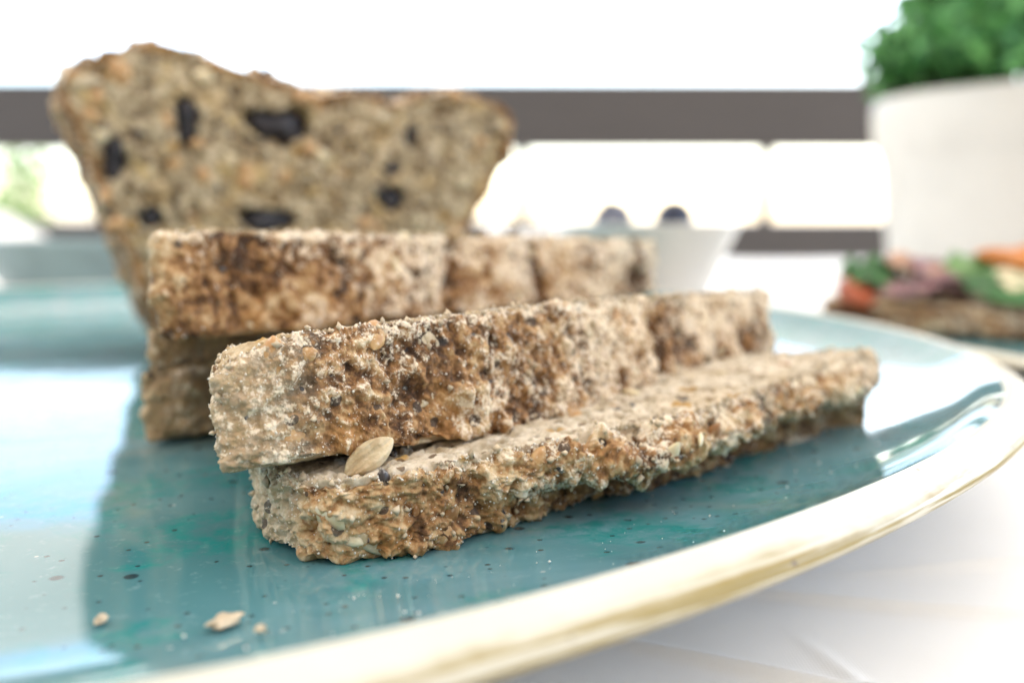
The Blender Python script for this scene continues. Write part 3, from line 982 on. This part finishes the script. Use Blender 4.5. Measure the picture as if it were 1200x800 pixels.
# ------------------------------------------------------------------ bowl of berries
bx, by = .064, .45
bowl = thing('bowl', 'small white flared bowl with berries behind the slices', 'bowl', (bx, by, 0))
prof = smooth_profile([(.0001, .0012), (.020, .0012), (.0215, .0), (.0235, .0005), (.026, .010), (.034, .032), (.0430, .0510), (.0436, .0530), (.0426, .0532), (.0405, .0500), (.0315, .030), (.024, .012), (.0001, .008)], 80)
prof[:, 0] = np.maximum(prof[:, 0], .0001)
V, F = lathe(prof, 96)
obj('bowl_wall', mesh_from('bowl_wall', V, F), M['porcelain'], bowl)
prof = [(.0001, .0475), (.02, .0473), (.0385, .0468)]
V, F = lathe(smooth_profile(prof, 20), 64)
V[:, 2] += .0006 * perlin(V * 150)
obj('yogurt', mesh_from('yogurt', V, F[:, ::-1]), M['porcelain'], bowl)
t = NT('berry_skin')
M['berry'] = t.set(color=t.mix(t.rng(t.noise(180, 4), .45, .7), (.008, .014, .04), (.05, .07, .13)), rough=.35)
t = NT('berry_bloom')
M['bloom'] = t.set(color=t.mix(t.rng(t.noise(180, 4), .4, .65), (.08, .09, .13), (.24, .25, .31)), rough=.6)


def berry(label, x, y, z, r, mat):
    q = [(0.0001, -r), (r * .6, -r * .8), (r, -r * .05), (r * .82, r * .62), (r * .42, r * .86), (r * .36, r * 1.02), (r * .27, r * .98), (r * .2, r * .78), (.0001, r * .70)]
    q = smooth_profile(q, 60)
    q[:, 0] = np.maximum(q[:, 0], .0001)
    V, F = lathe(q, 40)
    a = np.arctan2(V[:, 1], V[:, 0])
    top = sstep(r * .8, r * .95, V[:, 2])
    V[:, 2] += top * r * .12 * np.sin(5 * a)
    o = obj('blueberry', mesh_from('blueberry', V, F), M[mat])
    o.location = (x, y, z)
    o.rotation_euler = (R(random.uniform(-40, 40)), R(random.uniform(-40, 40)), 1)
    return tag(o, label, 'blueberry', 'berries in the bowl')


berry('dull grey bloomed blueberry at the left in the small white bowl', .0470, .440, .0545, .0088, 'bloom')
berry('dark shiny blueberry at the right in the small white bowl', .0755, .440, .0550, .0088, 'berry')

# ------------------------------------------------------------------ open sandwich on the second plate
sand_o = [(0, .0), (.05, -.004), (.10, -.002), (.125, .006), (.128, .03), (.118, .06), (.06, .066), (.02, .055), (-.004, .03), (-.006, .010)]
SS = slab(sand_o, [1] * 10, 260, 20, 16, 8, lambda u, w: .0125 + 0 * u, 23, .001, None, .9, .8, brown_bias=.05)
sw = thing('open_sandwich', 'brown bread slice under ham, leaves and tomato on the far right plate', 'sandwich', (0, 0, 0))
build_bread(sw, SS)
place(sw, (.1370, .392, .0092), -28, 0)
sw.scale = (1.12, 1.12, 1.0)
M['ham'] = plain('ham', (.27, .13, .14), .45, .45, 120, .3, sss=.2, sssr=(1, .4, .3), ssss=.004)
M['leaf'] = plain('salad_leaf', (.035, .16, .03), .4, .4, 90, .3)
M['leaf_pale'] = plain('salad_leaf_pale', (.16, .32, .10), .4, .3, 90, .3)
M['tomato'] = plain('tomato', (.42, .09, .03), .3, .25, 60)
M['orange'] = plain('orange_pepper', (.62, .20, .02), .3, .25, 60)
M['peach'] = plain('grilled_slice', (.50, .27, .16), .45, .25, 60)
M['cheese'] = plain('cheese', (.78, .68, .45), .5, .1, 60)


def sheet(name, mat, u, w, z, su, sw_, th, seed, amp, rot=(0, 0, 0)):
    n = 22
    V = []
    for sgn in (1, -1):
        for i in range(n):
            for j in range(n):
                x, y = i / (n - 1) * 2 - 1, j / (n - 1) * 2 - 1
                k = 1 / max(1e-6, math.hypot(x, y)) * max(abs(x), abs(y)) if (x or y) else 1
                V.append((x * k, y * k, sgn))
    V = np.array(V, float)
    q = V.copy()
    q[:, 2] = 0
    ed = 1 + .15 * perlin(np.stack([np.arctan2(V[:, 1], V[:, 0]) * 2, V[:, 0] * 0, V[:, 0] * 0], -1), seed)
    zz = perlin(q * 1.7 + seed * 3.1, seed) * amp + perlin(q * 4 + seed, seed + 2) * amp * .35
    rr = np.hypot(V[:, 0], V[:, 1])
    V = np.stack([V[:, 0] * su * ed, V[:, 1] * sw_ * ed, zz + V[:, 2] * th / 2 * np.sqrt(np.clip(1.02 - rr ** 4, 0, 1))], -1)
    F = np.vstack([quads(n, n, False), quads(n, n, False, n * n, True)])
    o = obj(name, mesh_from(name, V, F), M[mat], sw)
    o.matrix_local = Matrix.Translation((u, w, z)) @ Matrix.Rotation(rot[2], 4, 'Z') @ Matrix.Rotation(rot[1], 4, 'Y') @ Matrix.Rotation(rot[0], 4, 'X')
    return o


sheet('tomato_wedge', 'tomato', 0.0058, .004, .0150, .008, .010, .009, 1, .001, (.5, .5, .4))
sheet('salad_leaf', 'leaf', 0.0101, .012, .0235, .012, .012, .0014, 2, .006, (.4, .1, .3))
sheet('ham_slice', 'ham', 0.0288, .014, .0185, .024, .018, .0030, 3, .0050)
sheet('ham_slice', 'ham', 0.0374, .022, .0235, .022, .015, .0030, 8, .0060, (.2, .1, 1))
sheet('tomato_slice', 'peach', 0.0259, .020, .0265, .013, .012, .004, 9, .002, (.2, .3, 0))
sheet('salad_leaf', 'leaf_pale', 0.0475, .020, .0265, .014, .013, .0014, 4, .006, (.5, -.2, .6))
sheet('salad_leaf', 'leaf', 0.0562, .004, .0185, .018, .010, .0014, 5, .005, (.35, .1, -.1))
sheet('pepper_strip', 'orange', 0.0634, .026, .0285, .020, .010, .007, 6, .003, (.3, .1, .1))
sheet('cheese_slice', 'cheese', 0.0677, .014, .0220, .018, .012, .004, 7, .003, (.4, 0, .2))

# ------------------------------------------------------------------ planter with a bushy herb
px_, py_ = .487, .90
pot = thing('potted_plant', 'bushy green herb in a thick rimmed white planter at the right', 'potted plant', (px_, py_, -.009))
prof = smooth_profile([(.0001, .002), (.100, .002), (.112, .0), (.116, .004), (.120, .03), (.1285, .10), (.1305, .115), (.1325, .122), (.1365, .132), (.1395, .150), (.1405, .168), (.1385, .1745), (.133, .176), (.1285, .172), (.127, .150), (.0001, .148)], 110)
prof[:, 0] = np.maximum(prof[:, 0], .0001)
V, F = lathe(prof, 160)
obj('planter', mesh_from('planter', V, F), M['wallwhite'], pot)
M['soil'] = plain('soil', (.05, .035, .025), .95, .4, 150, .6, .003)
V, F = lathe([(.0001, .164), (.06, .163), (.126, .160)], 48)
V[:, 2] += .004 * perlin(V * 90)
obj('soil', mesh_from('soil', V, F[:, ::-1]), M['soil'], pot)
t = NT('herb_leaf')
nz = t.noise(70, 4)
M['herb'] = t.set(color=t.mix(t.rng(nz, .35, .65), (.012, .13, .03), (.14, .40, .11)), rough=.5, sss=.0)
M['stem'] = plain('herb_stem', (.10, .20, .05), .6)
rs = np.random.RandomState(5)


def leaf_cloud(n, centers, size, seed):
    rs = np.random.RandomState(seed)
    cs = np.array(centers)
    k = rs.randint(0, len(cs), n)
    dirs = rs.normal(size=(n, 3))
    dirs /= np.linalg.norm(dirs, axis=1)[:, None]
    P = cs[k, :3] + dirs * cs[k, 3][:, None] * rs.uniform(.35, 1.0, (n, 1))
    nx = dirs + rs.normal(size=(n, 3)) * .6
    nx /= np.linalg.norm(nx, axis=1)[:, None]
    tx = np.cross(nx, rs.normal(size=(n, 3)))
    tx /= np.linalg.norm(tx, axis=1)[:, None]
    ty = np.cross(nx, tx)
    s = size * rs.uniform(.6, 1.3, (n, 1))
    V = np.stack([P - tx * s, P + ty * s * .55 + nx * s * .18, P + tx * s, P - ty * s * .55 + nx * s * .18], 1).reshape(-1, 3)
    F = np.arange(n * 4).reshape(-1, 4)
    return V, F


cent = []
for i in range(75):
    a, r = rs.uniform(0, 6.28), .128 * math.sqrt(rs.uniform(0, 1))
    cent.append((r * math.cos(a), r * math.sin(a),   .190 + .12 * (1 - (r / .14) ** 2) * rs.uniform(.4, 1.15) + .02 * rs.rand(), rs.uniform(.022, .046)))
V, F = leaf_cloud(7000, cent, .013, 3)
obj('foliage', mesh_from('foliage', V, F), M['herb'], pot)
import bmesh
bm = bmesh.new()
for c in cent:
    b = Vector((c[0] * .5, c[1] * .5, .155))
    e = Vector(c[:3])
    dvec = e - b
    m = Matrix.Translation((b + e) / 2) @ dvec.to_track_quat('Z', 'Y').to_matrix().to_4x4()
    bmesh.ops.create_cone(bm, segments=6, radius1=.002, radius2=.001, depth=dvec.length, matrix=m)
me = bpy.data.meshes.new('stems')
bm.to_mesh(me)
bm.free()
obj('stems', me, M['stem'], pot)

# ------------------------------------------------------------------ napkin, white cloth, dish at the back
def heap(name, label, cat, loc, sx, sy, sz, seed, mat):
    n = 40
    V = []
    for i in range(n):
        for j in range(n):
            V.append((i / (n - 1) * 2 - 1, j / (n - 1) * 2 - 1, 0))
    V = np.array(V, float)
    ed = np.clip(1 - np.maximum(np.abs(V[:, 0]), np.abs(V[:, 1])), 0, 1)
    h = sstep(0, .35, ed) * (.62 + .5 * np.abs(perlin(V * 1.6 + seed, seed)) + .35 * np.abs(perlin(V * 3.5 + seed, seed + 1)))
    V = np.stack([V[:, 0] * sx, V[:, 1] * sy, h * sz], -1)
    o = obj(name, mesh_from(name, V, quads(n, n, False)), mat)
    o.location = loc
    return tag(o, label, cat)


heap('napkin', 'crumpled white napkin between the loaf and the berry bowl', 'napkin', (.008, .62, .0005),   .034, .05, .054, 3, M['linen'])
heap('folded_cloth', 'folded white cloth at the far left edge of the table', 'cloth', (-.98, 1.20, .0005), .42, .09, .075, 6, M['linen'])
dish = thing('dish', 'grey green dish standing behind the loaf at the left', 'dish', (-.255, .58, 0))
prof = smooth_profile([(.0001, .002), (.035, .002), (.040, .0), (.044, .004), (.060, .025), (.068, .0405), (.0665, .0420), (.064, .0400), (.055, .024), (.040, .010), (.0001, .008)], 60)
prof[:, 0] = np.maximum(prof[:, 0], .0001)
V, F = lathe(prof, 72)
obj('dish_wall', mesh_from('dish_wall', V, F), plain('dish_glaze', (.20, .29, .30), .2, .2, 40), dish)

# ------------------------------------------------------------------ terrace railing
t = NT('rail_wood')
mp = t.n("ShaderNodeMapping", {"Vector": t.co(), "Scale": (1.2, 14, 14)}).outputs[0]
M['rail'] = t.set(color=t.mix(t.noise(4, 5, .6, mp), (.038, .035, .037), (.066, .060, .062)), rough=.6)
rail = thing('railing', 'dark brown terrace railing across the background', 'railing', (0, 3.0, 0))
obj('top_rail', box_mesh('top_rail', -3.2, 3.2, -.03, .03, .268, .472, .006), M['rail'], rail)
obj('bottom_rail', box_mesh('bottom_rail', -3.2, 3.2, -.025, .025, -.24, .044, .005), M['rail'], rail)
pm = box_mesh('baluster', -.018, .018, -.018, .018, .043, .269, .003)
for x in (.035, .80, 1.57, -.74, -2.35):
    b = obj('baluster', pm, M['rail'], rail)
    b.location = (x, 0, 0)
pm2 = box_mesh('post', -.035, .035, -.029, .029, -.74, .267, .003)
for x in (-3.0, 3.0, 1.55):
    b = obj('post', pm2, M['rail'], rail)
    b.location = (x, .0, 0)
    if x == 1.55:
        b.location = (2.3, 0, 0)

# ------------------------------------------------------------------ pale shrubs beyond the railing
t = NT('shrub_leaf')
M['shrub'] = t.set(color=t.mix(t.noise(3, 3), (.10, .20, .04), (.22, .34, .10)), rough=.6)
M['bark'] = plain('bark', (.16, .12, .09), .9, .3, 20)


def shrub(label, x, y, h, n, seed, spread):
    rs = np.random.RandomState(seed)
    s = thing('shrub', label, 'shrub', (x, y, -.74), 'shrubs beyond the railing')
    cs = [(rs.uniform(-spread, spread), rs.uniform(-.4, .4), h * rs.uniform(.35, 1.0), rs.uniform(.15, .3)) for _ in range(26)]
    V, F = leaf_cloud(n, cs, .035, seed + 1)
    obj('crown', mesh_from('crown', V, F), M['shrub'], s)
    bm = bmesh.new()
    for c in cs:
        b = Vector((c[0] * .12, c[1] * .12, 0))
        e = Vector(c[:3])
        d = e - b
        bmesh.ops.create_cone(bm, segments=6, radius1=.02, radius2=.006, depth=d.length, matrix=Matrix.Translation((b + e) / 2) @ d.to_track_quat('Z', 'Y').to_matrix().to_4x4())
    me = bpy.data.meshes.new('trunk')
    bm.to_mesh(me)
    bm.free()
    obj('trunk', me, M['bark'], s)


shrub('loose pale green shrub beyond the railing at the far left', -3.1, 6.2, 1.25, 1300, 31, .8)

bpy.context.view_layer.update()
